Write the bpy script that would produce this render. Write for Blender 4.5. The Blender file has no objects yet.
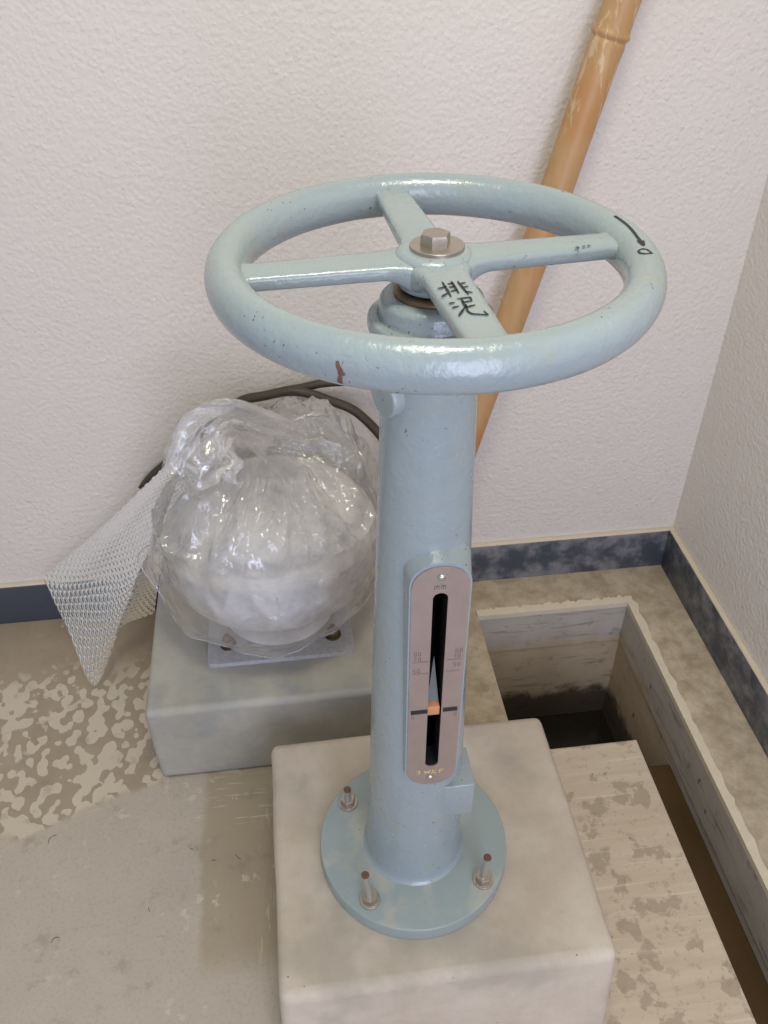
import bpy, bmesh, math, random
from mathutils import Vector, Matrix, noise

random.seed(4)
scene = bpy.context.scene
COL = scene.collection
PI = math.pi

# ------------------------------------------------------------------ camera
PITCH, YAW, ROLL, FPX = math.radians(38.89), math.radians(-7.11), math.radians(-0.15), 868.6
cam_data = bpy.data.cameras.new('camera')
cam = bpy.data.objects.new('camera', cam_data)
COL.objects.link(cam)
fw = Vector((-math.sin(YAW)*math.cos(PITCH), math.cos(YAW)*math.cos(PITCH), -math.sin(PITCH)))
rt = Vector((math.cos(YAW), math.sin(YAW), 0))
up = rt.cross(fw)
r2 = rt*math.cos(ROLL) + up*math.sin(ROLL)
u2 = -rt*math.sin(ROLL) + up*math.cos(ROLL)
M = Matrix((r2, u2, -fw)).transposed().to_4x4()
M.translation = Vector((-0.1352, -0.7259, 1.4781))
cam.matrix_world = M
cam_data.sensor_fit = 'VERTICAL'
cam_data.sensor_height = 24
cam_data.lens = FPX/1024*24
cam_data.clip_start = 0.02
scene.camera = cam

# ------------------------------------------------------------------ light
world = bpy.data.worlds.new('world')
scene.world = world
world.use_nodes = True
bgn = world.node_tree.nodes['Background']
bgn.inputs[0].default_value = (0.89, 0.93, 1.0, 1)
bgn.inputs[1].default_value = 0.50

def area_light(name, loc, target, size, size_y, power, color):
    d = bpy.data.lights.new(name, 'AREA')
    d.shape = 'RECTANGLE'; d.size = size; d.size_y = size_y
    d.energy = power; d.color = color
    o = bpy.data.objects.new(name, d); COL.objects.link(o)
    o.location = loc
    o.rotation_euler = (Vector(target)-Vector(loc)).to_track_quat('-Z', 'Y').to_euler()
    return o
area_light('ceiling_lamp_light', (0.0, -0.25, 2.45), (0.0, -0.249, 0), 0.45, 0.3, 13.5, (1.0, 0.98, 0.78))
area_light('doorway_daylight', (0.30, -2.3, 1.35), (-0.05, 0.4, 0.7), 1.0, 2.0, 39, (0.69, 0.74, 1.0))

vs = scene.view_settings
vs.view_transform = 'Standard'; vs.look = 'None'; vs.gamma = 1.0; vs.use_curve_mapping = False
vs.exposure = 0.0

# ------------------------------------------------------------------ dimensions (metres, floor at 0)
YB, XR = 0.792, 0.755          # faces of the skirting
YW, XW = YB+0.014, XR+0.014    # wall faces
SK = 0.1155                    # skirting height
ZP = 0.201                     # plinth tops
ZF = 0.2286                    # top of the round base flange
ZW = 1.166                     # handwheel plane
PXL, PXR, PYB, PYF = 0.2617, 0.632, 0.679, 0.294   # pit
SX = 0.512                     # right edge of the slab
YN = -1.6                      # near end of everything
XL = -2.2

# ------------------------------------------------------------------ helpers
def S(r, g, b):
    f = lambda c: (c/255/12.92) if c/255 <= 0.04045 else ((c/255+0.055)/1.055)**2.4
    return (f(r), f(g), f(b), 1)

def link(o, parent=None):
    COL.objects.link(o)
    if parent: o.parent = parent
    return o

def obj(name, bm, mat, parent=None, smooth=True, angle=40):
    me = bpy.data.meshes.new(name)
    bmesh.ops.recalc_face_normals(bm, faces=bm.faces[:])
    bm.to_mesh(me); bm.free()
    me.materials.append(mat)
    if smooth:
        for p in me.polygons: p.use_smooth = True
        me.set_sharp_from_angle(angle=math.radians(angle))
    o = bpy.data.objects.new(name, me)
    return link(o, parent)

def empty(name, loc=(0, 0, 0), parent=None):
    o = bpy.data.objects.new(name, None)
    o.location = loc
    o.empty_display_size = 0.05
    return link(o, parent)

def tag(o, label=None, cat=None, group=None, kind=None):
    if label: o['label'] = label
    if cat: o['category'] = cat
    if group: o['group'] = group
    if kind: o['kind'] = kind
    return o

def struct(name, bm, mat, **k):
    o = obj(name, bm, mat, **k); o['kind'] = 'structure'
    return o

def add_box(bm, x0, x1, y0, y1, z0, z1, bevel=0, seg=3, edges=None):
    r = bmesh.ops.create_cube(bm, size=1)
    vs_ = r['verts']
    for v in vs_:
        v.co = Vector((x0+(v.co.x+.5)*(x1-x0), y0+(v.co.y+.5)*(y1-y0), z0+(v.co.z+.5)*(z1-z0)))
    if bevel:
        es = set()
        for v in vs_:
            for e in v.link_edges:
                if edges is None or edges(e): es.add(e)
        bmesh.ops.bevel(bm, geom=list(es), offset=bevel, segments=seg, affect='EDGES', profile=0.5)
    return bm

def box(*a, **k):
    return add_box(bmesh.new(), *a, **k)

def add_lathe(bm, prof, seg=64, center=(0, 0, 0), closed=False, mat=None):
    rings = []
    for r, z in prof:
        if r < 1e-6:
            rings.append([bm.verts.new((0, 0, z))])
        else:
            rings.append([bm.verts.new((r*math.cos(2*PI*i/seg), r*math.sin(2*PI*i/seg), z)) for i in range(seg)])
    n = len(rings)
    for k in range(n if closed else n-1):
        a, b = rings[k], rings[(k+1) % n]
        for i in range(seg):
            j = (i+1) % seg
            if len(a) == 1 and len(b) == 1: continue
            if len(a) == 1: bm.faces.new((a[0], b[i], b[j]))
            elif len(b) == 1: bm.faces.new((a[i], a[j], b[0]))
            else: bm.faces.new((a[i], a[j], b[j], b[i]))
    m = Matrix.Translation(Vector(center)) @ (mat if mat else Matrix.Identity(4))
    for ring in rings:
        for v in ring: v.co = m @ v.co
    return bm

def lathe(prof, **k):
    return add_lathe(bmesh.new(), prof, **k)

def rounded(prof, r, n=4):
    """round every inner corner of an open profile"""
    out = [prof[0]]
    for i in range(1, len(prof)-1):
        p, a, b = Vector(prof[i]), Vector(prof[i-1]), Vector(prof[i+1])
        la, lb = (a-p).length, (b-p).length
        q = min(r, la*.45, lb*.45)
        s, e = p+(a-p)/la*q, p+(b-p)/lb*q
        for k in range(n+1):
            t = k/n
            out.append(tuple((1-t)**2*s+2*t*(1-t)*p+t*t*e))
    out.append(prof[-1])
    return out

def spline(pts, n=12):
    pts = [Vector(p) for p in pts]
    P = [2*pts[0]-pts[1]]+pts+[2*pts[-1]-pts[-2]]
    out = []
    for i in range(1, len(P)-2):
        for k in range(n):
            t = k/n
            a, b, c, d = P[i-1], P[i], P[i+1], P[i+2]
            out.append(0.5*((2*b)+(c-a)*t+(2*a-5*b+4*c-d)*t*t+(3*b-a-3*c+d)*t**3))
    out.append(pts[-1])
    return out

def add_tube(bm, path, rad, seg=16, caps=True):
    path = [Vector(p) for p in path]
    rings = []
    nrm = None
    for i, p in enumerate(path):
        t = (path[min(i+1, len(path)-1)]-path[max(i-1, 0)]).normalized()
        if nrm is None:
            nrm = t.orthogonal().normalized()
        nrm = (nrm-t*nrm.dot(t)).normalized()
        b = t.cross(nrm)
        r = rad(i/(len(path)-1)) if callable(rad) else rad
        rx, ry = r if isinstance(r, tuple) else (r, r)
        rings.append([bm.verts.new(p+nrm*rx*math.cos(2*PI*k/seg)+b*ry*math.sin(2*PI*k/seg)) for k in range(seg)])
    for a, b in zip(rings, rings[1:]):
        for k in range(seg):
            bm.faces.new((a[k], a[(k+1) % seg], b[(k+1) % seg], b[k]))
    if caps:
        bm.faces.new(rings[0][::-1]); bm.faces.new(rings[-1])
    return bm

def stroke(bm, pts, width, fmap, lift=0.0003, sub=6, taper=True):
    """flat painted ribbon laid on a surface; fmap(u, v, h) -> point"""
    P = [Vector((p[0], p[1])) for p in pts]
    Q = []
    for a, b in zip(P, P[1:]):
        for k in range(sub): Q.append(a.lerp(b, k/sub))
    Q.append(P[-1])
    prev = None
    n = len(Q)
    for i, q in enumerate(Q):
        c = Vector(fmap(q.x, q.y, lift))
        d = Vector(fmap(Q[min(i+1, n-1)].x, Q[min(i+1, n-1)].y, lift))-Vector(fmap(Q[max(i-1, 0)].x, Q[max(i-1, 0)].y, lift))
        nn = (Vector(fmap(q.x, q.y, lift+.001))-c)
        s = d.cross(nn)
        if s.length < 1e-12: continue
        s.normalize()
        t = i/(n-1)
        w = width*(0.5 if not taper else (0.32+0.22*math.sin(PI*min(1, t*1.1)))) 
        cur = (bm.verts.new(c+s*w), bm.verts.new(c-s*w))
        if prev: bm.faces.new((prev[0], prev[1], cur[1], cur[0]))
        prev = cur

def boolean_cut(o, cutter):
    m = o.modifiers.new('cut', 'BOOLEAN'); m.operation = 'DIFFERENCE'; m.object = cutter; m.solver = 'EXACT'
    dg = bpy.context.evaluated_depsgraph_get(); dg.update()
    me = bpy.data.meshes.new_from_object(o.evaluated_get(dg))
    o.modifiers.clear()
    o.data = me
    bpy.data.objects.remove(cutter)

# ------------------------------------------------------------------ node helpers
class NT:
    def __init__(s, name):
        s.m = bpy.data.materials.new(name); s.m.use_nodes = True
        s.t = s.m.node_tree; s.n = s.t.nodes
        s.bsdf = s.n['Principled BSDF']; s.out = s.n['Material Output']
        s.tc = s.n.new('ShaderNodeTexCoord')
    def link(s, a, b): s.t.links.new(a, b)
    def coords(s, scale=(1, 1, 1), loc=(0, 0, 0), rot=(0, 0, 0)):
        mp = s.n.new('ShaderNodeMapping')
        mp.inputs['Scale'].default_value = scale; mp.inputs['Location'].default_value = loc; mp.inputs['Rotation'].default_value = rot
        s.link(s.tc.outputs['Object'], mp.inputs['Vector'])
        return mp.outputs['Vector']
    def noise(s, scale, detail=4, rough=0.55, vec=None, dist=0.0):
        x = s.n.new('ShaderNodeTexNoise')
        x.inputs['Scale'].default_value = scale; x.inputs['Detail'].default_value = detail
        x.inputs['Roughness'].default_value = rough; x.inputs['Distortion'].default_value = dist
        s.link(vec if vec else s.tc.outputs['Object'], x.inputs['Vector'])
        return x.outputs['Fac']
    def voronoi(s, scale, feature='F1', vec=None, rand=1.0):
        x = s.n.new('ShaderNodeTexVoronoi'); x.feature = feature
        x.inputs['Scale'].default_value = scale; x.inputs['Randomness'].default_value = rand
        s.link(vec if vec else s.tc.outputs['Object'], x.inputs['Vector'])
        return x.outputs['Distance']
    def ramp(s, fac, stops, interp='LINEAR'):
        x = s.n.new('ShaderNodeValToRGB'); x.color_ramp.interpolation = interp
        e = x.color_ramp.elements
        while len(e) < len(stops): e.new(0.5)
        for el, (p, c) in zip(e, stops):
            el.position = p
            el.color = c if hasattr(c, '__len__') else (c, c, c, 1)
        s.link(fac, x.inputs['Fac'])
        return x.outputs['Color']
    def mix(s, fac, a, b, mode='MIX'):
        x = s.n.new('ShaderNodeMix'); x.data_type = 'RGBA'; x.blend_type = mode
        for sock, v in ((x.inputs[0], fac), (x.inputs[6], a), (x.inputs[7], b)):
            if hasattr(v, 'is_output'): s.link(v, sock)
            else: sock.default_value = v
        return x.outputs[2]
    def math(s, op, a, b=None, c=None, clamp=False):
        x = s.n.new('ShaderNodeMath'); x.operation = op; x.use_clamp = clamp
        for i, v in enumerate((a, b, c)):
            if v is None: continue
            if hasattr(v, 'is_output'): s.link(v, x.inputs[i])
            else: x.inputs[i].default_value = v
        return x.outputs[0]
    def sep(s):
        x = s.n.new('ShaderNodeSeparateXYZ'); s.link(s.tc.outputs['Object'], x.inputs[0])
        return x.outputs[0], x.outputs[1], x.outputs[2]
    def smooth(s, v, lo, hi):
        x = s.n.new('ShaderNodeMapRange'); x.interpolation_type = 'SMOOTHSTEP'
        s.link(v, x.inputs[0]); x.inputs[1].default_value = lo; x.inputs[2].default_value = hi
        return x.outputs[0]
    def bump(s, h, strength=0.3, dist=0.002, normal=None):
        x = s.n.new('ShaderNodeBump'); x.inputs['Strength'].default_value = strength; x.inputs['Distance'].default_value = dist
        s.link(h, x.inputs['Height'])
        if normal: s.link(normal, x.inputs['Normal'])
        return x.outputs['Normal']
    def finish(s, color=None, rough=0.5, metal=0.0, normal=None, spec=None, coat=None):
        b = s.bsdf
        for sock, v in ((b.inputs['Base Color'], color), (b.inputs['Roughness'], rough), (b.inputs['Metallic'], metal)):
            if v is None: continue
            if hasattr(v, 'is_output'): s.link(v, sock)
            else: sock.default_value = v
        if normal: s.link(normal, b.inputs['Normal'])
        if spec is not None: b.inputs['Specular IOR Level'].default_value = spec
        if coat: b.inputs['Coat Weight'].default_value = coat; b.inputs['Coat Roughness'].default_value = 0.08
        return s.m

def simple(name, col, rough=0.5, metal=0.0, bump=0, bscale=200, var=0.12):
    k = NT(name)
    n = k.noise(bscale*.25, 4)
    c = k.mix(n, tuple(x*(1-var) for x in col[:3])+(1,), tuple(min(1, x*(1+var)) for x in col[:3])+(1,))
    nr = k.bump(k.noise(bscale, 3), bump, 0.001) if bump else None
    return k.finish(c, rough, metal, nr)

# ------------------------------------------------------------------ materials
def mat_wall(name, base):
    k = NT(name)
    v1 = k.voronoi(120, 'SMOOTH_F1'); v1n = k.noise(165, 3, .65, dist=.6)
    big = k.noise(28, 3, .6)
    h = k.math('ADD', k.math('MULTIPLY', v1, -1.1), v1n)
    flat = k.math('MULTIPLY', k.smooth(big, .55, .66), .3)
    h = k.math('ADD', h, flat)
    c = k.mix(k.noise(1.7, 3), tuple(x*.965 for x in base[:3])+(1,), base)
    blob = k.math('MULTIPLY', k.smooth(k.voronoi(70), .28, .18), k.smooth(k.noise(3.2, 2), .52, .66))
    h = k.math('ADD', h, k.math('MULTIPLY', blob, .5))
    rough = k.math('SUBTRACT', .62, k.math('MULTIPLY', blob, .3))
    return k.finish(c, rough, 0, k.bump(h, .5, .0030), spec=.4)

M_wall = mat_wall('stucco_wall_paint', S(222, 213, 204))
M_wall_r = mat_wall('stucco_wall_paint_right', S(228, 220, 212))

def mat_skirting():
    k = NT('slate_skirting_paint')
    n = k.noise(16, 6, .65, k.coords((1, 1, 1.0)))
    x, y, z = k.sep()
    wear = k.math('MULTIPLY', k.smooth(n, .40, .68), k.smooth(x, -.25, .3))
    c = k.mix(wear, S(70, 76, 86), S(146, 146, 148))
    c = k.mix(k.math('MULTIPLY', k.noise(60, 3), .5), c, S(60, 64, 72))
    return k.finish(c, .5, 0, k.bump(k.noise(90, 4), .2, .001))
M_skirt = mat_skirting()
M_cream = simple('cream_mortar', S(214, 200, 175), .8, 0, .3, 150)

def mat_floor():
    k = NT('worn_floor_coating')
    x, y, z = k.sep()
    base = k.mix(k.noise(7, 5, .6), S(174, 161, 144), S(192, 180, 164))
    fine = k.noise(160, 4, .65)
    base = k.mix(k.math('MULTIPLY', k.smooth(fine, .45, .75), .3), base, S(140, 126, 108))
    warp = k.noise(9, 3)
    # yellow-brown strip beside the near plinth
    yb = k.math('MULTIPLY', k.smooth(k.math('ADD', x, k.math('MULTIPLY', warp, .05)), -.345, -.325),
                k.math('MULTIPLY', k.smooth(y, -.09, -.02), k.smooth(x, .3, .29)))
    base = k.mix(k.math('MULTIPLY', yb, .7), base, S(160, 144, 114))
    # brownish zone at the wall on the left
    back = k.smooth(k.math('SUBTRACT', k.math('ADD', y, k.math('MULTIPLY', warp, .10)), k.math('MULTIPLY', k.math('SUBTRACT', k.smooth(x, -.72, -.40), 0), .10)), .262, .285)
    brown = k.mix(k.noise(11, 5, .65), S(146, 128, 104), S(176, 160, 138))
    base = k.mix(back, base, brown)
    # pale peeled islands in rounded blobs, only in that zone
    v = k.voronoi(52, 'SMOOTH_F1', k.coords((1.1, .9, 1)), 1.0)
    n2 = k.noise(15, 4, .6)
    isl = k.smooth(k.math('ADD', k.math('MULTIPLY', v, -1.0), n2), 0.05, .09)
    isl = k.math('MULTIPLY', isl, back)
    isl = k.math('MULTIPLY', isl, k.smooth(k.math('ADD', y, k.math('MULTIPLY', k.noise(5, 2), .3)), .82, .72))
    c = k.mix(k.math('MULTIPLY', isl, .85), base, S(205, 192, 168))
    # pale scratches near the blocks
    sc = k.noise(1, 4, .6, k.coords((14, 160, 1)), .4)
    scm = k.math('MULTIPLY', k.smooth(sc, .60, .66), k.math('MULTIPLY', k.smooth(y, .18, .22), k.math('MULTIPLY', k.smooth(y, .34, .27), k.smooth(x, -.42, -.36))))
    c = k.mix(k.math('MULTIPLY', scm, .7), c, S(208, 195, 168))
    sc2 = k.noise(1, 4, .6, k.coords((150, 12, 1)), .4)
    scm2 = k.math('MULTIPLY', k.smooth(sc2, .60, .66), k.math('MULTIPLY', yb, k.smooth(x, -.275, -.255)))
    c = k.mix(k.math('MULTIPLY', scm2, .6), c, S(205, 192, 160))
    # scattered pale scuffs in the near floor
    sp = k.math('MULTIPLY', k.smooth(k.noise(38, 5, .65), .58, .64), k.smooth(k.noise(6, 2), .5, .6))
    c = k.mix(k.math('MULTIPLY', sp, .7), c, S(204, 192, 170))
    h = k.math('ADD', k.math('MULTIPLY', isl, -.5), k.math('MULTIPLY', fine, .4))
    grime = k.math('MULTIPLY', k.smooth(k.noise(20, 6, .7, k.coords(loc=(2, 5, 0))), .54, .70), .45)
    c = k.mix(grime, c, S(140, 126, 106))
    rim = k.smooth(x, .05, .12)
    c = k.mix(k.math('MULTIPLY', rim, .8), c, k.mix(k.smooth(k.noise(18, 6, .7), .32, .68), S(160, 142, 114), S(200, 184, 156)))
    return k.finish(c, k.math('ADD', .42, k.math('MULTIPLY', fine, .3)), 0, k.bump(h, .2, .001))
M_floor = mat_floor()

def mat_slab():
    k = NT('cream_slab_coating')
    st = k.noise(1, 5, .6, k.coords((5, 55, 1), rot=(0, 0, .12)), .3)
    c = k.mix(st, S(178, 158, 132), S(212, 198, 174))
    pt = k.noise(15, 5, .6)
    c = k.mix(k.math('MULTIPLY', k.smooth(pt, .53, .58), .7), c, S(158, 141, 118))
    c = k.mix(k.math('MULTIPLY', k.smooth(k.noise(48, 4, .65), .56, .64), .35), c, S(150, 130, 104))
    c = k.mix(k.math('MULTIPLY', k.smooth(k.noise(1, 3, .5, k.coords((4, 90, 1), rot=(0, 0, .12))), .6, .7), .4), c, S(222, 210, 186))
    c = k.mix(k.math('MULTIPLY', k.smooth(k.noise(120, 3), .68, .74), .7), c, S(120, 104, 86))
    return k.finish(c, .6, 0, k.bump(st, .25, .0015))
M_slab = mat_slab()

def mat_concrete(name, a, b, stain, bluish=None):
    k = NT(name)
    c = k.mix(k.smooth(k.noise(7, 6, .65), .2, .8), a, b)
    c = k.mix(k.math('MULTIPLY', k.smooth(k.noise(5.5, 4, .6, k.coords(loc=(3, 1, 0))), .48, .66), .6), c, stain)
    c = k.mix(k.math('MULTIPLY', k.smooth(k.noise(9, 4, .6, k.coords(loc=(7, 4, 2))), .60, .76), .45), c, S(184, 162, 134))
    gm = k.n.new('ShaderNodeNewGeometry')
    c = k.mix(k.math('MULTIPLY', k.smooth(gm.outputs['Pointiness'], .53, .64), .35), c, S(222, 216, 206))
    fine = k.noise(220, 4, .7)
    c = k.mix(k.math('MULTIPLY', k.smooth(fine, .55, .8), .25), c, S(120, 112, 100))
    pits = k.smooth(k.voronoi(55), .09, .05)
    pm = k.math('MULTIPLY', pits, k.smooth(k.noise(9, 2), .6, .66))
    c = k.mix(k.math('MULTIPLY', pm, .8), c, S(92, 84, 76))
    h = k.math('SUBTRACT', k.math('ADD', k.math('MULTIPLY', fine, .3), k.noise(14, 4)), pm)
    return k.finish(c, .62, 0, k.bump(h, .22, .002), spec=.35)
M_plinth = mat_concrete('troweled_concrete_near', S(176, 161, 141), S(206, 194, 176), S(160, 151, 136))
M_plinth_b = mat_concrete('troweled_concrete_far', S(158, 153, 141), S(188, 184, 171), S(144, 146, 146))

def mat_pit():
    k = NT('damp_pit_concrete')
    x, y, z = k.sep()
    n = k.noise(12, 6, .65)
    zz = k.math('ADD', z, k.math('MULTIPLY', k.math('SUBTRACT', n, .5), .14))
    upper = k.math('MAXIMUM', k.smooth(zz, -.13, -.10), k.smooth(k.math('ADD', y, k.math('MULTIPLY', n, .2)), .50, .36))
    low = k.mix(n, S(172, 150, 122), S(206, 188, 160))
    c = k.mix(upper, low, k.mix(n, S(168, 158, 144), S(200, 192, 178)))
    strk = k.noise(1, 5, .65, k.coords((7, 7, 60)), .5)
    c = k.mix(k.math('MULTIPLY', k.smooth(strk, .54, .68), .55), c, S(118, 106, 90))
    c = k.mix(k.math('MULTIPLY', k.smooth(k.noise(26, 5, .7), .56, .72), .5), c, S(104, 92, 74))
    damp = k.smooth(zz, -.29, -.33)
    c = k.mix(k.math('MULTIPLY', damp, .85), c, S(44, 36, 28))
    sp = k.math('MULTIPLY', k.smooth(k.noise(30, 3, .5, k.coords((1, 1, .5))), .70, .74), .8)
    c = k.mix(sp, c, S(62, 64, 56))
    return k.finish(c, .6, 0, k.bump(n, .35, .004))
M_pit = mat_pit()
M_pit_floor = simple('wet_silt', S(80, 60, 34), .35, 0, .3, 40, .3)

def mat_water():
    k = NT('murky_water')
    return k.finish(S(40, 34, 26), .06, 0, k.bump(k.noise(14, 2), .03, .002), spec=.5)
M_water = mat_water()

def mat_paint():
    k = NT('pale_blue_green_gloss_paint')
    n = k.noise(10, 4, .6)
    c = k.mix(n, S(144, 155, 158), S(154, 166, 167))
    dirt = k.math('MULTIPLY', k.smooth(k.noise(26, 5, .7), .54, .72), .45)
    c = k.mix(dirt, c, S(158, 160, 138))
    spk = k.math('MULTIPLY', k.smooth(k.noise(170, 2, .5), .69, .72), k.smooth(k.noise(14, 3), .46, .58))
    c = k.mix(k.math('MULTIPLY', spk, .85), c, S(78, 84, 78))
    h = k.math('ADD', k.noise(55, 3, .5), k.math('MULTIPLY', k.noise(190, 3), .5))
    return k.finish(c, k.math('ADD', .17, k.math('MULTIPLY', k.noise(30, 3), .16)), 0, k.bump(h, .7, .0017), spec=.6, coat=.25)
M_paint = mat_paint()

def mat_flange():
    k = NT('dusty_pale_blue_green_paint')
    n = k.noise(10, 4, .6)
    c = k.mix(n, S(143, 155, 153), S(153, 164, 160))
    dust = k.smooth(k.noise(15, 5, .6, k.coords(loc=(.3, .1, 0))), .50, .68)
    nz = k.n.new('ShaderNodeNewGeometry'); sx = k.n.new('ShaderNodeSeparateXYZ'); k.link(nz.outputs['Normal'], sx.inputs[0])
    dust = k.math('MULTIPLY', dust, k.smooth(sx.outputs[2], .6, .95))
    c = k.mix(k.math('MULTIPLY', dust, .5), c, S(190, 182, 160))
    spk = k.smooth(k.noise(140, 2, .5), .73, .76)
    c = k.mix(k.math('MULTIPLY', spk, .8), c, S(92, 98, 92))
    return k.finish(c, k.math('ADD', .34, k.math('MULTIPLY', dust, .3)), 0, k.bump(k.noise(70, 3), .2, .001))
M_flange = mat_flange()

M_steel = simple('scratched_stainless_plate', S(180, 166, 163), .34, .75, .15, 160, .12)
M_bright = simple('bright_steel', S(206, 203, 196), .28, 1, .2, 300, .1)
M_bolt = simple('dull_bolt_metal', S(176, 166, 154), .36, .85, .2, 300, .12)
M_stud = simple('zinc_stud', S(206, 204, 202), .3, .9, .35, 500, .1)
M_rust = simple('rusted_steel', S(118, 84, 62), .75, .3, .4, 200, .3)
M_brown = simple('tarnished_brass', S(122, 102, 78), .42, .7, .2, 150, .2)
M_bore = simple('greasy_shaded_bore', S(30, 32, 30), .7)  # grease and the shade inside the hollow column, put into the colour
M_bracket = simple('grey_pointer_bracket', S(112, 116, 108), .55)
M_dark = simple('dark_steel_thread', S(58, 56, 54), .45, .7, .2, 200, .2)
M_ink = simple('black_marker_ink', S(34, 36, 38), .5)
M_red = simple('red_brown_primer_chip', S(116, 78, 68), .7)
M_engr = simple('etched_grey_mark', S(106, 98, 96), .6)
M_black = simple('black_index_paint', S(30, 34, 42), .5)
M_orange = simple('orange_index_paint', S(204, 140, 98), .55, 0, .2, 200)
M_yellow = simple('yellow_chalk', S(222, 196, 126), .9)
M_rubber = simple('black_brown_rubber', S(66, 58, 46), .5, 0, .3, 120, .25)

def mat_bamboo():
    k = NT('aged_bamboo')
    v = k.coords((60, 60, 2.2))
    g = k.noise(1, 5, .6, v, .3)
    c = k.mix(g, S(166, 124, 78), S(196, 158, 112))
    big = k.noise(9, 3, .5)
    c = k.mix(k.math('MULTIPLY', k.smooth(big, .45, .7), .55), c, S(178, 120, 66))
    x, y, z = k.sep()
    fl = k.math('MULTIPLY', k.smooth(k.noise(1, 4, .6, k.coords((70, 70, 14))), .56, .64), k.smooth(z, 1.02, 1.12))
    c = k.mix(k.math('MULTIPLY', fl, .55), c, S(214, 190, 158))
    return k.finish(c, .42, 0, k.bump(g, .2, .001), spec=.4)
M_bamboo = mat_bamboo()

def mat_galv():
    k = NT('speckled_grey_casting')
    n = k.noise(85, 4, .7)
    c = k.mix(n, S(206, 202, 198), S(240, 237, 236))
    d = k.smooth(k.noise(7, 4, .6), .55, .75)
    c = k.mix(k.math('MULTIPLY', d, .5), c, S(178, 168, 154))
    return k.finish(c, .65, .0, k.bump(n, .35, .003))
M_galv = mat_galv()
def mat_plate():
    k = NT('galvanised_spangle')
    n = k.noise(130, 3, .7)
    c = k.mix(n, S(160, 160, 160), S(220, 220, 222))
    return k.finish(c, .5, .25, k.bump(n, .2, .001))
M_gplate = mat_plate()

def mat_film(name, milk_lo, milk_hi, gloss, bump_nodes, tint=(0.995, 0.99, 0.985, 1), edge_w=.35, edge_p=3.0, rough=.09):
    k = NT(name)
    k.n.remove(k.bsdf)
    h = bump_nodes(k)
    nr = k.bump(h[0], h[1], h[2])
    tr = k.n.new('ShaderNodeBsdfTransparent'); tr.inputs[0].default_value = tint
    df = k.n.new('ShaderNodeBsdfDiffuse'); df.inputs[0].default_value = (.96, .94, .91, 1); k.link(nr, df.inputs['Normal'])
    tl = k.n.new('ShaderNodeBsdfTranslucent'); tl.inputs[0].default_value = (.96, .94, .91, 1); k.link(nr, tl.inputs['Normal'])
    ms = k.n.new('ShaderNodeMixShader'); ms.inputs[0].default_value = .45
    k.link(df.outputs[0], ms.inputs[1]); k.link(tl.outputs[0], ms.inputs[2])
    m1 = k.n.new('ShaderNodeMixShader')
    lw = k.n.new('ShaderNodeLayerWeight'); lw.inputs[0].default_value = .35
    milk = k.ramp(k.noise(16, 4, .6), [(.3, milk_lo), (.7, milk_hi)])
    edge = k.math('MULTIPLY', k.math('POWER', lw.outputs['Facing'], edge_p), edge_w)
    k.link(k.math('ADD', milk, edge, clamp=True), m1.inputs[0])
    k.link(tr.outputs[0], m1.inputs[1]); k.link(ms.outputs[0], m1.inputs[2])
    gl = k.n.new('ShaderNodeBsdfAnisotropic'); gl.inputs['Roughness'].default_value = rough
    gl.inputs[0].default_value = (1, 1, 1, 1); k.link(nr, gl.inputs['Normal'])
    m2 = k.n.new('ShaderNodeMixShader')
    fr = k.n.new('ShaderNodeFresnel'); fr.inputs[0].default_value = 1.5; k.link(nr, fr.inputs['Normal'])
    k.link(k.math('MULTIPLY', fr.outputs[0], gloss, clamp=True), m2.inputs[0])
    k.link(m1.outputs[0], m2.inputs[1]); k.link(gl.outputs[0], m2.inputs[2])
    k.link(m2.outputs[0], k.out.inputs['Surface'])
    return k.m
def film_bump(k):
    a = k.noise(11, 4, .5, dist=1.2)
    ridge = k.math('ABSOLUTE', k.math('SUBTRACT', a, .5))
    b = k.noise(34, 4, .6, dist=.8)
    r2_ = k.math('ABSOLUTE', k.math('SUBTRACT', b, .5))
    sharp = k.math('ADD', k.smooth(ridge, .035, 0), k.math('MULTIPLY', k.smooth(r2_, .03, 0), .5))
    soft = k.math('ADD', k.math('MULTIPLY', ridge, -1.0), k.math('MULTIPLY', r2_, -.4))
    return k.math('ADD', soft, k.math('MULTIPLY', sharp, .05)), .5, .012
M_film = mat_film('clear_plastic_film', .10, .26, 1.8, film_bump)
M_hem = mat_film('doubled_film_edge', .4, .5, 1.5, film_bump)
def wrap_bump(k):
    return k.noise(160, 2), .3, .001
M_wrap = mat_film('clear_bubble_film', .10, .17, 1.5, wrap_bump, edge_w=.20, edge_p=1.6, rough=.10)

# ------------------------------------------------------------------ the room
struct('wall_back', box(XL, XW+.15, YW, YW+.15, 0, 2.6), M_wall)
struct('wall_right', box(XW, XW+.15, YN, YW, 0, 2.6), M_wall_r)

bm = bmesh.new()
T = .12
xs = [XL, PXL, PXR, XW]
add_box(bm, XL, .10, YN, .20, -T, 0)
add_box(bm, XL, PXL, .20, YW, -T, 0)
add_box(bm, PXL, PXR, PYB, YW, -T, 0)
add_box(bm, PXR, XW, YN, YW, -T, 0)
struct('floor', bm, M_floor, smooth=False)

bm = bmesh.new()
f0 = bm.faces.new([bm.verts.new((x, y, -.14)) for x, y in ((.10, YN), (SX, YN), (SX, PYF), (PXL, PYF), (PXL, .20), (.10, .20))])
ex = bmesh.ops.extrude_face_region(bm, geom=[f0])
for v in [g for g in ex['geom'] if isinstance(g, bmesh.types.BMVert)]: v.co.z = .001
bmesh.ops.bevel(bm, geom=[e for e in bm.edges if all(v.co.z > 0 for v in e.verts) and e.calc_length() > .01], offset=.006, segments=3, affect='EDGES')
struct('floor_slab', bm, M_slab)

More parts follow.
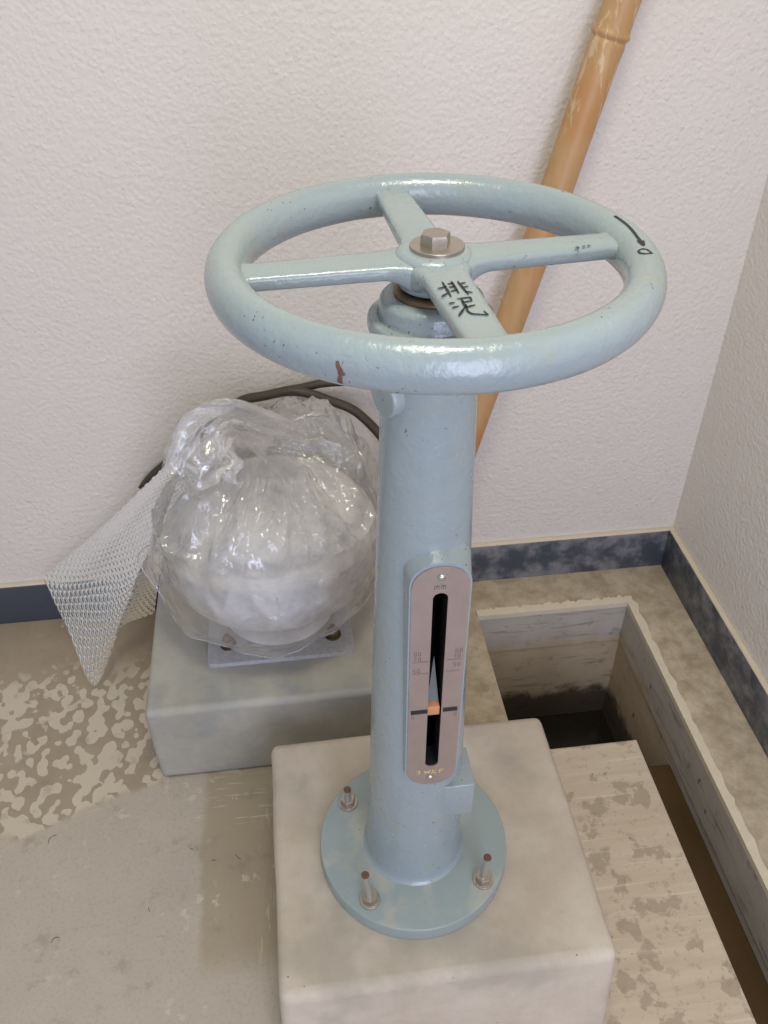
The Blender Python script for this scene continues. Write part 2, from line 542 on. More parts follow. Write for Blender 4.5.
ZPIT, ZTR = -.50, -.160
struct('wall_pit_back', box(PXL-.08, PXR+.08, PYB, PYB+.08, ZPIT-.05, -T), M_pit)
struct('wall_pit_right', box(PXR, PXR+.08, YN, PYB, ZPIT-.05, -T), M_pit)
struct('wall_pit_left', box(PXL-.08, PXL, PYF-.1, PYB, ZPIT-.05, -T), M_pit)
struct('wall_pit_front', box(PXL, SX, PYF-.1, PYF-.012, ZPIT-.05, -.14), M_pit)
struct('wall_trench_left', box(SX-.1, SX-.012, YN, PYF-.1, ZPIT-.05, -.14), M_pit)
struct('floor_trench', box(SX-.012, PXR, YN, .332, ZTR-.1, ZTR, bevel=.006), M_pit_floor)
struct('floor_pit', box(PXL, PXR, PYF-.1, PYB, ZPIT-.05, ZPIT), M_pit_floor)
# inner faces of the floor slab round the pit take the render of the pit
bm = bmesh.new()
add_box(bm, PXL, PXR, PYB-.004, PYB, -T-.01, -.006)
struct('trim_4', bm, M_pit)
struct('trim_5', box(PXR-.004, PXR, YN, PYB-.004, -T-.01, -.006), M_pit)
w = tag(obj('standing_water', box(PXL, PXR, .332, PYB, ZPIT, -.41), M_water),
        'dark standing water in the bottom of the square floor pit', 'water', kind='stuff')

# skirting, its mortar ledge and the cream lip round the pit
def wavy_top(bm, amp):
    for v in bm.verts: v.co.z += amp*noise.noise(v.co*9)
struct('baseboard_back', box(XL, XR, YB, YW, 0, SK-.004, bevel=.002), M_skirt)
struct('baseboard_right', box(XR, XW, YN, YB, 0, SK-.004, bevel=.002), M_skirt)
struct('trim_1', box(XL, XW, YB+.0008, YW, SK-.004, SK, bevel=.0015), M_cream)
struct('trim_2', box(XR+.0008, XW, YN, YB, SK-.004, SK, bevel=.0015), M_cream)

bm = bmesh.new()
def lip_strip(bm, p, q, inn, wid, z0, z1):
    n = 160
    p, q, inn = Vector(p), Vector(q), Vector(inn)
    rows = []
    for i in range(n+1):
        c = p.lerp(q, i/n)
        j = 1+.3*noise.noise(c*40)+.4*noise.noise(c*110)
        rows.append([bm.verts.new(c+Vector((0, 0, z0))), bm.verts.new(c+Vector((0, 0, z1))),
                     bm.verts.new(c+inn*wid*j+Vector((0, 0, z1+.0005*noise.noise(c*60)))), bm.verts.new(c+inn*wid*j+Vector((0, 0, z0)))])
    for a, b in zip(rows, rows[1:]):
        for k in range(4):
            bm.faces.new((a[k], a[(k+1) % 4], b[(k+1) % 4], b[k]))
    bm.faces.new(rows[0]); bm.faces.new(rows[-1][::-1])
lip_strip(bm, (PXL, PYB-.006, 0), (PXR-.004, PYB-.006, 0), (0, 1, 0), .022, -.012, .002)
lip_strip(bm, (PXR-.005, YN, 0), (PXR-.005, PYB+.016, 0), (1, 0, 0), .018, -.012, .002)
struct('trim_3', bm, M_cream)

# ------------------------------------------------------------------ plinths
def plinth(name, x0, x1, y0, y1, z1, mat, bev, label, batter=0):
    bm = box(x0, x1, y0, y1, 0, z1)
    bmesh.ops.subdivide_edges(bm, edges=bm.edges[:], cuts=9, use_grid_fill=True)
    o = obj(name, bm, mat)
    for v in o.data.vertices:
        n = noise.noise_vector(v.co*7+Vector((3, 1, 2)))*.003
        if v.co.y < y0+.001 and batter: v.co.y -= batter*(1-v.co.z/z1)
        if v.co.z > .001: v.co += n*(1 if v.co.z < z1-.001 else .6)
    m = o.modifiers.new('round', 'BEVEL'); m.width = bev; m.segments = 5; m.limit_method = 'ANGLE'; m.angle_limit = math.radians(60)
    return tag(o, label, 'plinth')
plinth('concrete_plinth', -.2185, .2698, -.201, .228, ZP, M_plinth, .014,
       'near square concrete plinth under the pale green handwheel column', batter=.032)
plinth('concrete_plinth', -.446, .052, .3193, YB-.001, ZP, M_plinth_b, .012,
       'far square concrete plinth against the wall under the plastic-wrapped vent')

# ------------------------------------------------------------------ operating stand
stand = tag(empty('handwheel_operating_stand', (0, 0, ZP)),
            'pale blue-green cast handwheel stand bolted upright on the near plinth', 'valve stand')
def part(name, bm, mat, parent=stand, **k):
    o = obj(name, bm, mat, **k)
    o.parent = parent
    o.matrix_parent_inverse = parent_inv(parent)
    return o
def parent_inv(p):
    return Matrix.Translation(-Vector(stand.location)) if p is stand else Matrix.Identity(4)

# everything on the stand is modelled in world metres and parented with the stand's inverse
part('base_flange', lathe(rounded([(.058, ZP), (.1449, ZP), (.1449, ZF), (.058, ZF)], .0022), seg=128), M_flange)

cr = lambda z: .0718-.030*(z-ZF)
prof = [(cr(ZF)+.007, ZF-.001), (cr(ZF)+.004, ZF+.0018), (cr(ZF)+.0015, ZF+.005), (cr(ZF)+.0002, ZF+.011)]
for i in range(1, 20):
    z = ZF+.011+(1.062-ZF-.011)*i/19
    prof.append((cr(z), z))
prof += rounded([(cr(1.062), 1.062), (.0485, 1.080), (.052, 1.093), (.0580, 1.103), (.0600, 1.1115), (.0588, 1.1190), (.0505, 1.1192), (.0496, 1.1185),
                 (.0490, 1.1205), (.0482, 1.1345), (.0440, 1.1385), (.036, 1.1390)], .003, 5)[1:]
inner = [(.034, 1.139), (.033, 1.05)]+[(cr(z)-.011, z) for z in (1.0, .8, .6, .4, ZF+.01)]
bm = lathe(prof+inner, seg=128, closed=True)
column = part('column', bm, M_paint)

# raised pad that carries the scale plate
PX, PZ0, PZ1, PW = .0080, .474, .8635, .0320
def stadium(cx, z0, z1, hw, rad, n=14):
    pts = []
    for (x, z, a0) in ((cx+hw-rad, z1-rad, 0), (cx-hw+rad, z1-rad, PI/2), (cx-hw+rad, z0+rad, PI), (cx+hw-rad, z0+rad, 1.5*PI)):
        for k in range(n+1):
            a = a0+PI/2*k/n
            pts.append((x+rad*math.cos(a), z+rad*math.sin(a)))
    return pts
def prism_with_slot(outer, inner_, y0, y1, flare=0):
    """solid between two outlines of equal count, front at y0"""
    bm = bmesh.new()
    L = lambda pts, y, s=0: [bm.verts.new((x+(x-PX)*s, y, z+(z-.67)*s*.42)) for x, z in pts]
    o0, i0, o1, i1 = L(outer, y0), L(inner_, y0), L(outer, y1, flare), L(inner_, y1)
    n = len(outer)
    for k in range(n):
        j = (k+1) % n
        bm.faces.new((o0[k], o0[j], i0[j], i0[k]))
        bm.faces.new((o1[k], i1[k], i1[j], o1[j]))
        bm.faces.new((o0[k], o1[k], o1[j], o0[j]))
        bm.faces.new((i0[k], i0[j], i1[j], i1[k]))
    return bm
SZ0, SZ1, SW = .513, .826, .0088
slot = stadium(PX, SZ0, SZ1, SW, .0085)
cut = obj('cutter', prism_with_slot(stadium(PX, SZ0-.001, SZ1+.001, SW+.001, .0085), [(PX, .67)]*60, -.09, -.02), M_paint)
bmc = bmesh.new()
pts = stadium(PX, SZ0-.0005, SZ1+.0005, SW+.0005, .0085)
f0 = bmc.faces.new([bmc.verts.new((x, -.09, z)) for x, z in pts])
ex = bmesh.ops.extrude_face_region(bmc, geom=[f0])
for v in [g for g in ex['geom'] if isinstance(g, bmesh.types.BMVert)]: v.co.y = -.02
bpy.data.objects.remove(cut)
cutter = obj('cutter', bmc, M_paint, smooth=False)
bpy.context.view_layer.update()
boolean_cut(column, cutter)
def darken(o):  # paints the recess shade onto slot walls and inner bore faces
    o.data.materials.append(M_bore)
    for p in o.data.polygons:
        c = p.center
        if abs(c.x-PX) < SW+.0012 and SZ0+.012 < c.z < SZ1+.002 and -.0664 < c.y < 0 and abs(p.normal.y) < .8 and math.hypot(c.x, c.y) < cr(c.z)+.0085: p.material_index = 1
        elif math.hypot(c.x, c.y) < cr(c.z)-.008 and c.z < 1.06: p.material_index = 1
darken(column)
pad = prism_with_slot(stadium(PX, PZ0-.003, PZ1+.004, PW+.0022, .0325), slot, -.0665, -.036, .13)
pad = part('scale_pad', pad, M_paint)
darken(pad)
plate = part('scale_plate', prism_with_slot(stadium(PX, PZ0, PZ1, PW, .030), stadium(PX, SZ0+.0006, SZ1-.0006, SW-.0004, .0083), -.0683, -.0665), M_steel)
plate['label'] = 'stainless scale plate with a long slot'

# inside the slot: threaded stem and index pointer
bm = bmesh.new()
prof = []
z = .26
while z < 1.12:
    prof += [(.0185, z), (.0185, z+.0012), (.0155, z+.0024), (.0155, z+.0036)]
    z += .0048
add_lathe(bm, [(0, .26)]+prof+[(0, 1.12)], seg=40)
part('threaded_stem', bm, M_dark)
bm = bmesh.new()
add_box(bm, PX-.0085, PX+.0062, -.0690, -.0305, .6195, .6345, bevel=.001)
ptr = part('index_pointer', bm, M_orange); ptr['label'] = 'orange-painted index pointer in the slot'
bm = bmesh.new()
tip = bm.verts.new((PX+.001, -.045, .700))
b = [bm.verts.new(v) for v in ((PX-.0082, -.060, .6346), (PX+.006, -.060, .6346), (PX+.006, -.031, .6346), (PX-.0082, -.031, .6346))]
for k in range(4): bm.faces.new((b[k], b[(k+1) % 4], tip))
bm.faces.new(b[::-1])
part('pointer_bracket', bm, M_bracket, smooth=False)

# plate screws, index bars, etched figures
plate_map = lambda u, v, h: (u, -.0683-h, v)
for zz, xx in ((.8488, PX), (.4895, PX-.001)):
    s = part('plate_screw', lathe([(0, -.001), (.0045, -.001), (.0045, .0012), (.0032, .0024), (0, .0028)], seg=24, center=(xx, -.0683, zz),
             mat=Matrix.Rotation(PI/2, 4, 'X')), M_bright, plate)
bm = bmesh.new()
add_box(bm, -.0212, -.0007, -.0688, -.0682, .6235, .6305)
part('index_bar', bm, M_black, plate, smooth=False)
add = bmesh.new(); add_box(add, .0184, .0362, -.0688, -.0682, .6235, .6305)
part('index_bar', add, M_black, plate, smooth=False)
GLY = {'m': [[(0, 0), (0, .9), (.25, .9), (.35, .7), (.35, 0)], [(.35, .7), (.5, .9), (.65, .8), (.7, 0)]],
       '0': [[(.1, 0), (.1, 1), (.6, 1), (.6, 0), (.1, 0)]], '5': [[(.6, 1), (.1, 1), (.1, .55), (.6, .5), (.6, 0), (.1, 0)]],
       '1': [[(.3, 0), (.3, 1)]],
       '7': [[(.1, 1), (.6, 1), (.3, 0)]],
       'F': [[(0, 0), (.05, 1), (.6, .95)], [(.05, .55), (.5, .55)]],
       'q': [[(0, .9), (.35, 1), (.4, .4), (0, .1)], [(.2, .6), (.2, 0)]],
       'w': [[(0, .9), (.2, .1), (.4, .8), (.6, .2), (.8, 1)]],
       'k': [[(0, 0), (.1, 1)], [(.6, .9), (.1, .5), (.6, 0)]]}
def write(bm, text, x, z, hgt, wid, adv, fmap, thick):
    for ch in text:
        for g in GLY.get(ch, []):
            stroke(bm, [(x+px*wid, z+py*hgt) for px, py in g], thick, fmap, sub=2, taper=False)
        x += adv
bm = bmesh.new()
write(bm, 'mm', .0010, .8315, .0058, .0070, .0072, plate_map, .0008)
part('unit_mark', bm, M_engr, plate, smooth=False)
for (t, x, z) in (('00', -.0195, .7290), ('70', -.0195, .7200), ('50', -.0205, .7000), ('00', .0285, .7290), ('70', .0265, .7205), ('50', .0270, .7055),
                  ('0', -.0205, .6150), ('0', .0320, .6145)):
    bm = bmesh.new()
    write(bm, t, x, z, .0055, .0052, .0050, plate_map, .0006)
    part('scale_figure', bm, M_engr, plate, smooth=False)
for a_, b_, z in ((-.0205, -.0012, .7175), (.0185, .0365, .7175), (-.0215, -.0012, .6975), (.0185, .0355, .6975)):
    bm = bmesh.new()
    stroke(bm, [(a_, z), (b_, z)], .0005, plate_map, taper=False)
    part('scale_line', bm, M_engr, plate, smooth=False)
bm = bmesh.new()
write(bm, 'qwkF', -.0110, .4975, .0085, .009, .0100, plate_map, .0015)
part('chalk_scribble', bm, M_yellow, plate, smooth=False)

# square lug low on the right, round boss high on the left
bm = box(.028, .0722, -.0585, .003, .376, .446, bevel=.0018)
part('side_lug', bm, M_paint)
ax = Vector((-.90, -.44, 0)).normalized()
rot = ax.to_track_quat('Z', 'Y').to_matrix().to_4x4()
part('round_boss', lathe(rounded([(0, .02), (.021, .02), (.021, .055), (0, .055)], .003), seg=48, center=(0, 0, 1.047), mat=rot), M_paint)

# gland ring under the hub
part('gland_ring', lathe(rounded([(.02, 1.136), (.0348, 1.136), (.0355, 1.1420), (.0330, 1.1445), (.02, 1.1445)], .002), seg=64), M_brown)
part('stem_sleeve', lathe(rounded([(0, 1.11), (.026, 1.11), (.026, 1.150), (0, 1.150)], .002), seg=48), M_dark)

# anchor bolts
def hex_prof(bm, c, af, z0, z1, rot=0, ch=.0015):
    R = af/2/math.cos(PI/6)
    rings = []
    for rr, z in ((R, z0), (R, z1-ch), (R*.93, z1)):
        rings.append([bm.verts.new((c[0]+rr*math.cos(rot+PI/3*k), c[1]+rr*math.sin(rot+PI/3*k), z)) for k in range(6)])
    for a, b in zip(rings, rings[1:]):
        for k in range(6): bm.faces.new((a[k], a[(k+1) % 6], b[(k+1) % 6], b[k]))
    bm.faces.new(rings[0][::-1]); bm.faces.new(rings[-1])
for (x, y, top, rot, lean) in ((-.0954, .0742, .268, .2, (0, 0)), (-.0782, -.0902, .303, .5, (-.006, 0)), (.0936, -.0811, .290, .1, (.003, .002)), (.083, .090, .285, .3, (0, 0))):
    bm = bmesh.new(); hex_prof(bm, (x, y), .021, ZF+.003, ZF+.0145, rot)
    nut = part('anchor_nut', bm, M_bolt, smooth=False)
    part('washer', lathe(rounded([(.006, ZF), (.0155, ZF), (.0155, ZF+.003), (.006, ZF+.003)], .0006), seg=40, center=(x, y, 0)), M_bolt, nut)
    bm = bmesh.new()
    add_tube(bm, [(x, y, ZF+.002), (x+lean[0]*.5, y+lean[1]*.5, (ZF+top)/2), (x+lean[0], y+lean[1], top-.003)], .0058, 20)
    part('stud', bm, M_stud, nut)
    bm = bmesh.new()
    add_tube(bm, [(x+lean[0], y+lean[1], top-.003), (x+lean[0], y+lean[1], top-.001), (x+lean[0]*1.02, y+lean[1]*1.02, top)], lambda t: .0058 if t < .9 else .005, 20)
    part('stud_end', bm, M_rust, nut)

# handwheel
wheel = empty('handwheel', (0, 0, 0), stand)
wheel.matrix_parent_inverse = parent_inv(stand)
def wpart(name, bm, mat, **k):
    o = obj(name, bm, mat, **k); o.parent = wheel
    return o
RW, RT, RTZ = .1829, .0177, .0212
bm = bmesh.new()
n1, n2 = 160, 36
ring = []
for i in range(n1):
    a = 2*PI*i/n1
    row = []
    for j in range(n2):
        b = 2*PI*j/n2
        w_ = 1+.012*noise.noise(Vector((math.cos(a)*3, math.sin(a)*3, j*.3)))
        row.append(bm.verts.new(((RW+RT*w_*math.cos(b))*math.cos(a), (RW+RT*w_*math.cos(b))*math.sin(a), ZW-.0008+RTZ*w_*math.sin(b))))
    ring.append(row)
for i in range(n1):
    for j in range(n2):
        bm.faces.new((ring[i][j], ring[(i+1) % n1][j], ring[(i+1) % n1][(j+1) % n2], ring[i][(j+1) % n2]))
wpart('rim', bm, M_paint)
A0 = math.radians(4.9)
STOP = ZW+.0100
for k in range(4):
    a = A0+k*PI/2
    d, s = Vector((math.cos(a), math.sin(a), 0)), Vector((-math.sin(a), math.cos(a), 0))
    bm = bmesh.new()
    rows = []
    N = 36
    for i in range(N+1):
        t = i/N
        r = .018+(.178-.018)*t
        fl = max(0, 1-(r-.026)/.024)**2*.008 if r > .026 else .008
        fo = max(0, 1-(.170-r)/.014)**2*.003
        hw = .0212-.0042*t+fl*.9+fo
        hh = .0078+fl*.7+fo*.15
        cz = STOP-.0078-fl*.55
        row = []
        for j in range(28):
            b = 2*PI*j/28
            cb, sb = math.cos(b), math.sin(b)
            e = .45
            xx = hw*math.copysign(abs(cb)**e, cb); zz = hh*math.copysign(abs(sb)**.6, sb)
            row.append(bm.verts.new(d*r+s*xx+Vector((0, 0, cz+zz))))
        rows.append(row)
    for p, q in zip(rows, rows[1:]):
        for j in range(28): bm.faces.new((p[j], p[(j+1) % 28], q[(j+1) % 28], q[j]))
    bm.faces.new(rows[0][::-1]); bm.faces.new(rows[-1])
    wpart('spoke', bm, M_paint)
wpart('hub', lathe(rounded([(0, 1.1455), (.030, 1.1455), (.0335, 1.154), (.0355, 1.166), (.0345, 1.1765), (.029, 1.1805), (0, 1.1805)], .006, 5), seg=96), M_paint)
wpart('hub_washer', lathe(rounded([(0, 1.1795), (.0243, 1.1795), (.0243, 1.1838), (0, 1.1838)], .0008), seg=64, center=(.0028, 0, 0)), M_bolt)
bm = bmesh.new(); hex_prof(bm, (.001, 0), .0238, 1.1838, 1.1940, .15, .002)
add_lathe(bm, [(0, 1.1935), (.0112, 1.1940), (.0098, 1.1947), (0, 1.1950)], seg=32, center=(.001, 0, 0))
wpart('hub_bolt', bm, M_bolt, angle=25)

# handwriting on the wheel
flat = lambda u, v, h: (u, v, STOP+.0004+h)
PAI = [[(-.0097, -.0742), (-.0015, -.0708)], [(-.0036, -.0616), (-.0021, -.0794), (-.0016, -.09)], [(-.0092, -.0895), (-.003, -.083)],
       [(.004, -.0613), (.0058, -.0846)], [(0, -.0664), (.0057, -.0649)], [(-.0001, -.073), (.0058, -.0712)], [(0, -.0804), (.0062, -.078)],
       [(.0093, -.062), (.0111, -.0749), (.013, -.088)], [(.0108, -.0668), (.0154, -.0654)], [(.0112, -.0744), (.0162, -.0723)], [(.0116, -.082), (.0172, -.0847)]]
DEI = [[(-.0058, -.1023), (-.0005, -.1007)], [(-.0045, -.1099), (.0015, -.1075)], [(-.002, -.1243), (.0057, -.1103)],
       [(.0025, -.0946), (.0133, -.0929), (.0135, -.0996)], [(.0053, -.1014), (.0135, -.0996)], [(.006, -.0944), (.006, -.1108)],
       [(.0055, -.1108), (.0146, -.1069)], [(.0075, -.1048), (.0064, -.1173), (.0089, -.1222), (.0209, -.1255), (.0189, -.1185)]]
for cs in (PAI, DEI):
    bm = bmesh.new()
    for st in cs: stroke(bm, st, .0021, flat)
    wpart('ink_character', bm, M_ink, smooth=False)
tor = lambda u, v, h: ((RW+(RT*1.004+h)*math.cos(v))*math.cos(u), (RW+(RT*1.004+h)*math.cos(v))*math.sin(u), ZW-.0008+(RTZ*1.004+h)*math.sin(v))
bm = bmesh.new()
stroke(bm, [(.217, 1.719), (.162, 1.717), (.09, 1.711), (.004, 1.744), (-.072, 1.766), (-.165, 1.715)], .0026, tor, taper=False)
stroke(bm, [(-.110, 1.87), (-.184, 1.702), (-.121, 1.60)], .0024, tor)
wpart('ink_arrow', bm, M_ink, smooth=False)
bm = bmesh.new()
stroke(bm, [(-.222, 2.031), (-.216, 1.834), (-.233, 1.63), (-.275, 1.427), (-.283, 1.751), (-.254, 1.982), (-.222, 2.031)], .0019, tor, taper=False)
wpart('ink_zero', bm, M_ink, smooth=False)
bm = bmesh.new()
stroke(bm, [(-2.093, .299), (-2.088, .089), (-2.079, -.03), (-2.084, -.2), (-2.063, -.123)], .0038, tor)
stroke(bm, [(-2.08, -.188), (-2.093, -.64), (-2.081, -.64)], .0038, tor)
wpart('paint_chip', bm, M_red, smooth=False)
bm = bmesh.new()
for st in ([(.1264, -.0185), (.1285, -.0165), (.129, -.0195), (.127, -.0215)], [(.133, -.0165), (.1365, -.0150)], [(.138, -.0150), (.1415, -.0142)]):
    stroke(bm, [(x, y+.012) for x, y in st], .0017, flat)
wpart('ink_scribble', bm, M_ink, smooth=False)

# ------------------------------------------------------------------ roof vent on the far plinth
VX, VY = -.192, .556
vent = tag(empty('pipe_vent', (VX, VY, ZP)), 'grey mushroom-shaped pipe vent wrapped in plastic on the far plinth', 'vent')
def vpart(name, bm, mat, parent=vent, **k):
    o = obj(name, bm, mat, **k)
    o.parent = parent
    if parent is vent: o.matrix_parent_inverse = Matrix.Translation(-Vector((VX, VY, ZP)))
    return o
vpart('mounting_plate', box(VX-.1415, VX+.1415, VY-.1415, VY+.1415, ZP, ZP+.010, bevel=.012, edges=lambda e: abs(e.verts[0].co.z-e.verts[1].co.z) > .005), M_gplate)
vpart('neck', lathe(rounded([(.085, ZP+.009), (.115, ZP+.012), (.105, ZP+.03), (.098, ZP+.16), (.09, ZP+.16)], .01), seg=64, center=(VX, VY, 0)), M_galv)
vpart('cap', lathe(rounded([(.09, .335), (.165, .322), (.188, .332), (.201, .362), (.207, .398), (.203, .432), (.178, .464), (.140, .488), (.07, .508), (0, .515)], .02, 5), seg=96, center=(VX, VY, 0)), M_galv)
bm = bmesh.new()
a = math.radians(-88)
pts = [(VX+r*math.cos(a), VY+r*math.sin(a), z) for r, z in ((.189, .334), (.2005, .362), (.2063, .398), (.2025, .430))]
add_tube(bm, spline(pts, 5), .0022, 8)
vpart('seam', bm, M_galv)
for sx in (-1, 1):
    for sy in (-1, 1):
        x, y = VX+sx*.1025, VY+sy*.094
        bm = bmesh.new(); hex_prof(bm, (x, y), .022, ZP+.0125, ZP+.025, .3)
        nut = vpart('anchor_nut', bm, M_brown, smooth=False)
        vpart('washer', lathe([(.006, ZP+.010), (.016, ZP+.010), (.016, ZP+.0128), (.006, ZP+.0128)], seg=32, center=(x, y, 0)), M_brown, nut)
        bm = bmesh.new(); add_tube(bm, [(x, y, ZP+.011), (x, y, ZP+.036)], .006, 16)
        vpart('stud', bm, M_rust, nut)

# clear bag over the vent
def cyc(keys, a):
    """smooth periodic interpolation of (angle in degrees, values...)"""
    a = math.degrees(a) % 360
    ks = sorted(keys)
    ks = [(ks[-1][0]-360,)+ks[-1][1:]]+ks+[(ks[0][0]+360,)+ks[0][1:]]
    for p, q in zip(ks, ks[1:]):
        if p[0] <= a <= q[0]:
            u = (a-p[0])/(q[0]-p[0]); u = u*u*(3-2*u)
            return [x+(y-x)*u for x, y in zip(p[1:], q[1:])]
K = Vector((VX-.02, VY+.01, .612))
def bag():
    bm = bmesh.new()
    NA, NT_ = 300, 130
    hem = [(0, .205, .35), (60, .20, .34), (120, .20, .34), (160, .225, .37), (185, .247, .392), (212, .212, .284), (240, .180, .262), (270, .168, .247), (300, .168, .262), (330, .188, .305)]
    rows = []
    for j in range(NT_+1):
        t = j/NT_
        row = []
        for i in range(NA):
            a = 2*PI*i/NA
            ca, sa = math.cos(a), math.sin(a)
            hemr, hemz = cyc(hem, a)
            rb = max(0, sa*.75+ca*.65)        # towards the back right the film stands high
            lf = max(0, -ca)
            ctl = [(0.00, .016, K), (.14, .090, Vector((VX+.01, VY+.02, .578+.045*rb))), (.34, .176, Vector((VX, VY+.005, .515+.085*rb))),
                   (.50, .210, Vector((VX, VY, .450+.05*rb))), (.66, .2165+.012*lf, Vector((VX, VY, .398))), (.82, .2125+.012*lf, Vector((VX, VY, .352*.6+.4*max(hemz, .30)))), (1.0, hemr, Vector((VX, VY, hemz)))]
            for (t0, r0, c0), (t1, r1, c1) in zip(ctl, ctl[1:]):
                if t <= t1+1e-9:
                    u = (t-t0)/(t1-t0)
                    r = r0+(r1-r0)*u; c = c0.lerp(c1, u); break
            q = Vector((ca*2.2, sa*2.2, t*3.0))
            fold = noise.noise(Vector((ca*4.5, sa*4.5, t*1.2)))
            crease = abs(noise.noise(q*.95+Vector((5, 2, 1))))
            cr2 = abs(noise.noise(q*2.3+Vector((1, 7, 3))))
            top = max(0, min(1, (.60-t)/.2))
            amp = .35+.65*top
            if t < .12: amp *= t/.12
            cr3 = abs(noise.noise(q*5.5+Vector((4, 4, 9))))
            dn = (.014*fold+.036*(.22-min(crease, .35))+.020*(.2-min(cr2, .3))+.009*(.2-min(cr3, .3)))*amp
            if t > .85: dn += .014*noise.noise(Vector((ca*3, sa*3, 7)))*(t-.85)/.15
            r = max(.006, r+dn*(1-top*.6))
            if .42 < t < .84: r = max(r, .211)
            z = c.z+dn*top*1.1
            rr = math.hypot(c.x+r*ca-VX, c.y+r*sa-VY)
            if t < .5 and rr < .2:
                capz = .520 if rr < .07 else (.512-(rr-.07)*.42 if rr < .18 else .464)
                z = max(z, capz+.004)
            row.append(bm.verts.new((c.x+r*ca, c.y+r*sa, z)))
        rows.append(row)
    for p, q in zip(rows, rows[1:]):
        for i in range(NA):
            bm.faces.new((p[i], p[(i+1) % NA], q[(i+1) % NA], q[i]))
    return bm
bagroot = tag(obj('plastic_bag', bag(), M_film, angle=35), 'crumpled clear plastic bag pulled over the grey vent', 'bag')
# gathered mouth of the bag flopping over to the left
def gather():
    bm = bmesh.new()
    NA = 150
    ctr = spline([K+Vector((.06, .03, -.03)), K+Vector((.015, .012, .012)), K+Vector((-.022, -.005, .038)), K+Vector((-.055, -.03, .036)), K+Vector((-.080, -.055, .008)), K+Vector((-.086, -.066, -.018))], 9)
    rows = []
    for j in range(len(ctr)):
        t = j/(len(ctr)-1)
        c = ctr[j]
        d = (ctr[min(j+1, len(ctr)-1)]-ctr[max(j-1, 0)]).normalized()
        u = d.cross(Vector((.3, 1, 0))).normalized(); v = d.cross(u)
        row = []
        for i in range(NA):
            a = 2*PI*i/NA
            r = .044-.012*math.sin(PI*min(1, t*1.6))+.018*t
            cz = abs(noise.noise(Vector((math.cos(a)*2.2, math.sin(a)*2.2, t*1.6))))
            r *= 1+.16*math.sin(5*a+1.2*t)*(.5+.5*t)+.8*(.2-cz)
            w = .014*noise.noise(Vector((math.cos(a)*2, math.sin(a)*2, 9+t)))*t
            row.append(bm.verts.new(c+u*r*math.cos(a)*1.05+v*r*math.sin(a)*.8+d*w*2))
        rows.append(row)
    for p, q in zip(rows, rows[1:]):
        for i in range(NA): bm.faces.new((p[i], p[(i+1) % NA], q[(i+1) % NA], q[i]))
    return bm
obj('gathered_mouth', gather(), M_film, bagroot, angle=35)
# the doubled edge of the film at the hem
bm = bmesh.new()
me = bagroot.data
loop = [me.vertices[len(me.vertices)-300+i].co.copy() for i in range(300)]
add_tube(bm, loop+[loop[0]], .0011, 6, caps=False)
obj('hem', bm, M_hem, bagroot)

# bubble wrap hanging from the bag to the floor
def wrap():
    A = Vector((-.300, .600, .612))
    left = spline([A, (-.400, .735, .45), (-.560, .765, .285), (-.715, .775, .150)], 20)
    right = spline([A, (-.318, .575, .49), (-.390, .560, .395), (-.425, .600, .285), (-.462, .640, .140)], 20)
    bot = spline([(-.715, .775, .150), (-.665, .68, .085), (-.612, .572, .006), (-.570, .60, .060), (-.540, .640, .105), (-.462, .640, .140)], 20)
    def samp(L, t):
        f = t*(len(L)-1); i = min(int(f), len(L)-2)
        return L[i].lerp(L[i+1], f-i)
    bm = bmesh.new()
    NU, NV = 300, 400
    rows = []
    for j in range(NV+1):
        v = j/NV
        row = []
        for i in range(NU+1):
            u = i/NU
            L, Rr, B = samp(left, v), samp(right, v), samp(bot, u)
            lin = left[-1].lerp(right[-1], u)
            p = L.lerp(Rr, u)+(B-lin)*v**1.3
            # long folds fanning from the bag
            f1 = math.exp(-((u-.53)/.05)**2); f2 = math.exp(-((u-.10)/.06)**2); f3 = math.exp(-((u-.78)/.05)**2)
            p += Vector((.0, -.8, .25))*(.020*f1+.016*f2-.010*f3)*v*(1.25-v*.9)
            p += Vector((0, -.5, .3))*.010*noise.noise(Vector((u*5, v*5, 2)))*v
            row.append([p, u, v])
        rows.append(row)
    vr = []
    for j in range(NV+1):
        r = []
        for i in range(NU+1):
            p, u, v = rows[j][i]
            du = rows[j][min(i+1, NU)][0]-rows[j][max(i-1, 0)][0]
            dv = rows[min(j+1, NV)][i][0]-rows[max(j-1, 0)][i][0]
            n = du.cross(dv)
            n = n.normalized() if n.length > 1e-12 else Vector((0, -1, 0))
            if n.y > 0: n = -n
            s = .2+.8*v
            bu = abs(math.sin(u*PI*34+(0 if int(v*52) % 2 else PI/2))); bv = abs(math.sin(v*PI*52))
            h = (bu*bv)**.6*.0026*min(1, v*3+.2)
            r.append(bm.verts.new(p+n*h))
        vr.append(r)
    for j in range(NV):
        for i in range(NU):
            bm.faces.new((vr[j][i], vr[j][i+1], vr[j+1][i+1], vr[j+1][i]))
    return bm
tag(obj('bubble_wrap', wrap(), M_wrap, angle=180), 'clear bubble wrap sheet trailing from the bag down to the floor', 'bubble wrap')

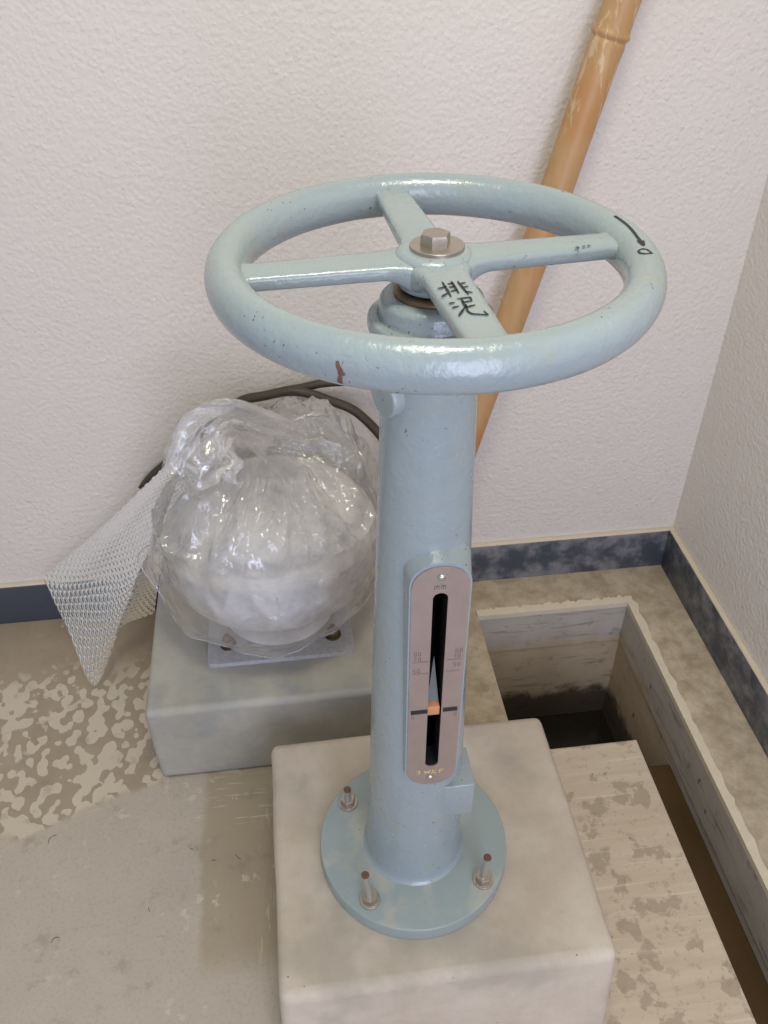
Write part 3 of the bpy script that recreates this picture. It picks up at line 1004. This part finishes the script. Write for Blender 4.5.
# ------------------------------------------------------------------ cables and pole
bm = bmesh.new()
add_tube(bm, spline([(-.468, .795, .362), (-.44, .792, .390), (-.37, .785, .452), (-.292, .778, .524), (-.235, .772, .570), (-.185, .767, .583), (-.125, .762, .592), (-.06, .755, .570), (.0, .748, .536), (.06, .738, .45), (.075, .748, .33), (.072, .765, .20), (.074, .770, .011)], 12),
         lambda t: .0095 if t > .10 else .003+.0065*t/.10, 16)
tag(obj('cable', bm, M_rubber), 'long black cable running from the left wall behind the vent and down behind the column', 'cable')
bm = bmesh.new()
add_tube(bm, spline([(-.15, .782, .582), (-.11, .780, .588), (-.06, .777, .597), (.01, .774, .593), (.055, .768, .565), (.085, .770, .50), (.100, .778, .30), (.112, .778, .011)], 12), .0085, 16)
tag(obj('cable', bm, M_rubber), 'short upper black cable arching behind the vent into the column', 'cable')

pole = tag(empty('bamboo_pole', (0.092, .695, 0)), 'tan bamboo pole leaning on the back wall behind the handwheel', 'pole')
p0, p1 = Vector((.092, .695, .006)), Vector((.4835, .774, 1.46))
dirp = (p1-p0).normalized()
p2 = p0+dirp*1.52
def pole_mesh():
    bm = bmesh.new()
    pts, L = [], (p2-p0).length
    nodes = [.10, .36, 1.238]
    zs = []
    n = 500
    for i in range(n+1): zs.append(L*i/n)
    def rad(t):
        s = t*L
        r = .0285
        for nd in nodes:
            d = s-nd
            r += .0012*math.exp(-(d/.02)**2)
            r += .0028*math.exp(-((d-.004)/.0032)**2) - .0022*math.exp(-((d+.004)/.003)**2)
        return r
    add_tube(bm, [p0+dirp*s+Vector((.0015*math.sin(s*9), 0, 0)) for s in zs], rad, 40)
    return bm
o = obj('culm', pole_mesh(), M_bamboo, pole)
o.matrix_parent_inverse = Matrix.Translation(-Vector((0.092, .695, 0)))

# loose fibres and grit on the floor
bm = bmesh.new()
for (x, y, z0) in [(random.uniform(-.75, -.25), random.uniform(-.35, .25), .0008) for _ in range(16)]:
    a = random.uniform(0, 2*PI); l = random.uniform(.003, .010); c = random.uniform(-1, 1)
    pts = []
    for k in range(5):
        pts.append((x+math.cos(a)*l*k/2, y+math.sin(a)*l*k/2, z0))
        a += c*.5
    add_tube(bm, pts, .0004, 6)
tag(obj('floor_fibres', bm, M_rubber), 'loose dark fibres and grit scattered on the worn floor', 'debris', kind='stuff')
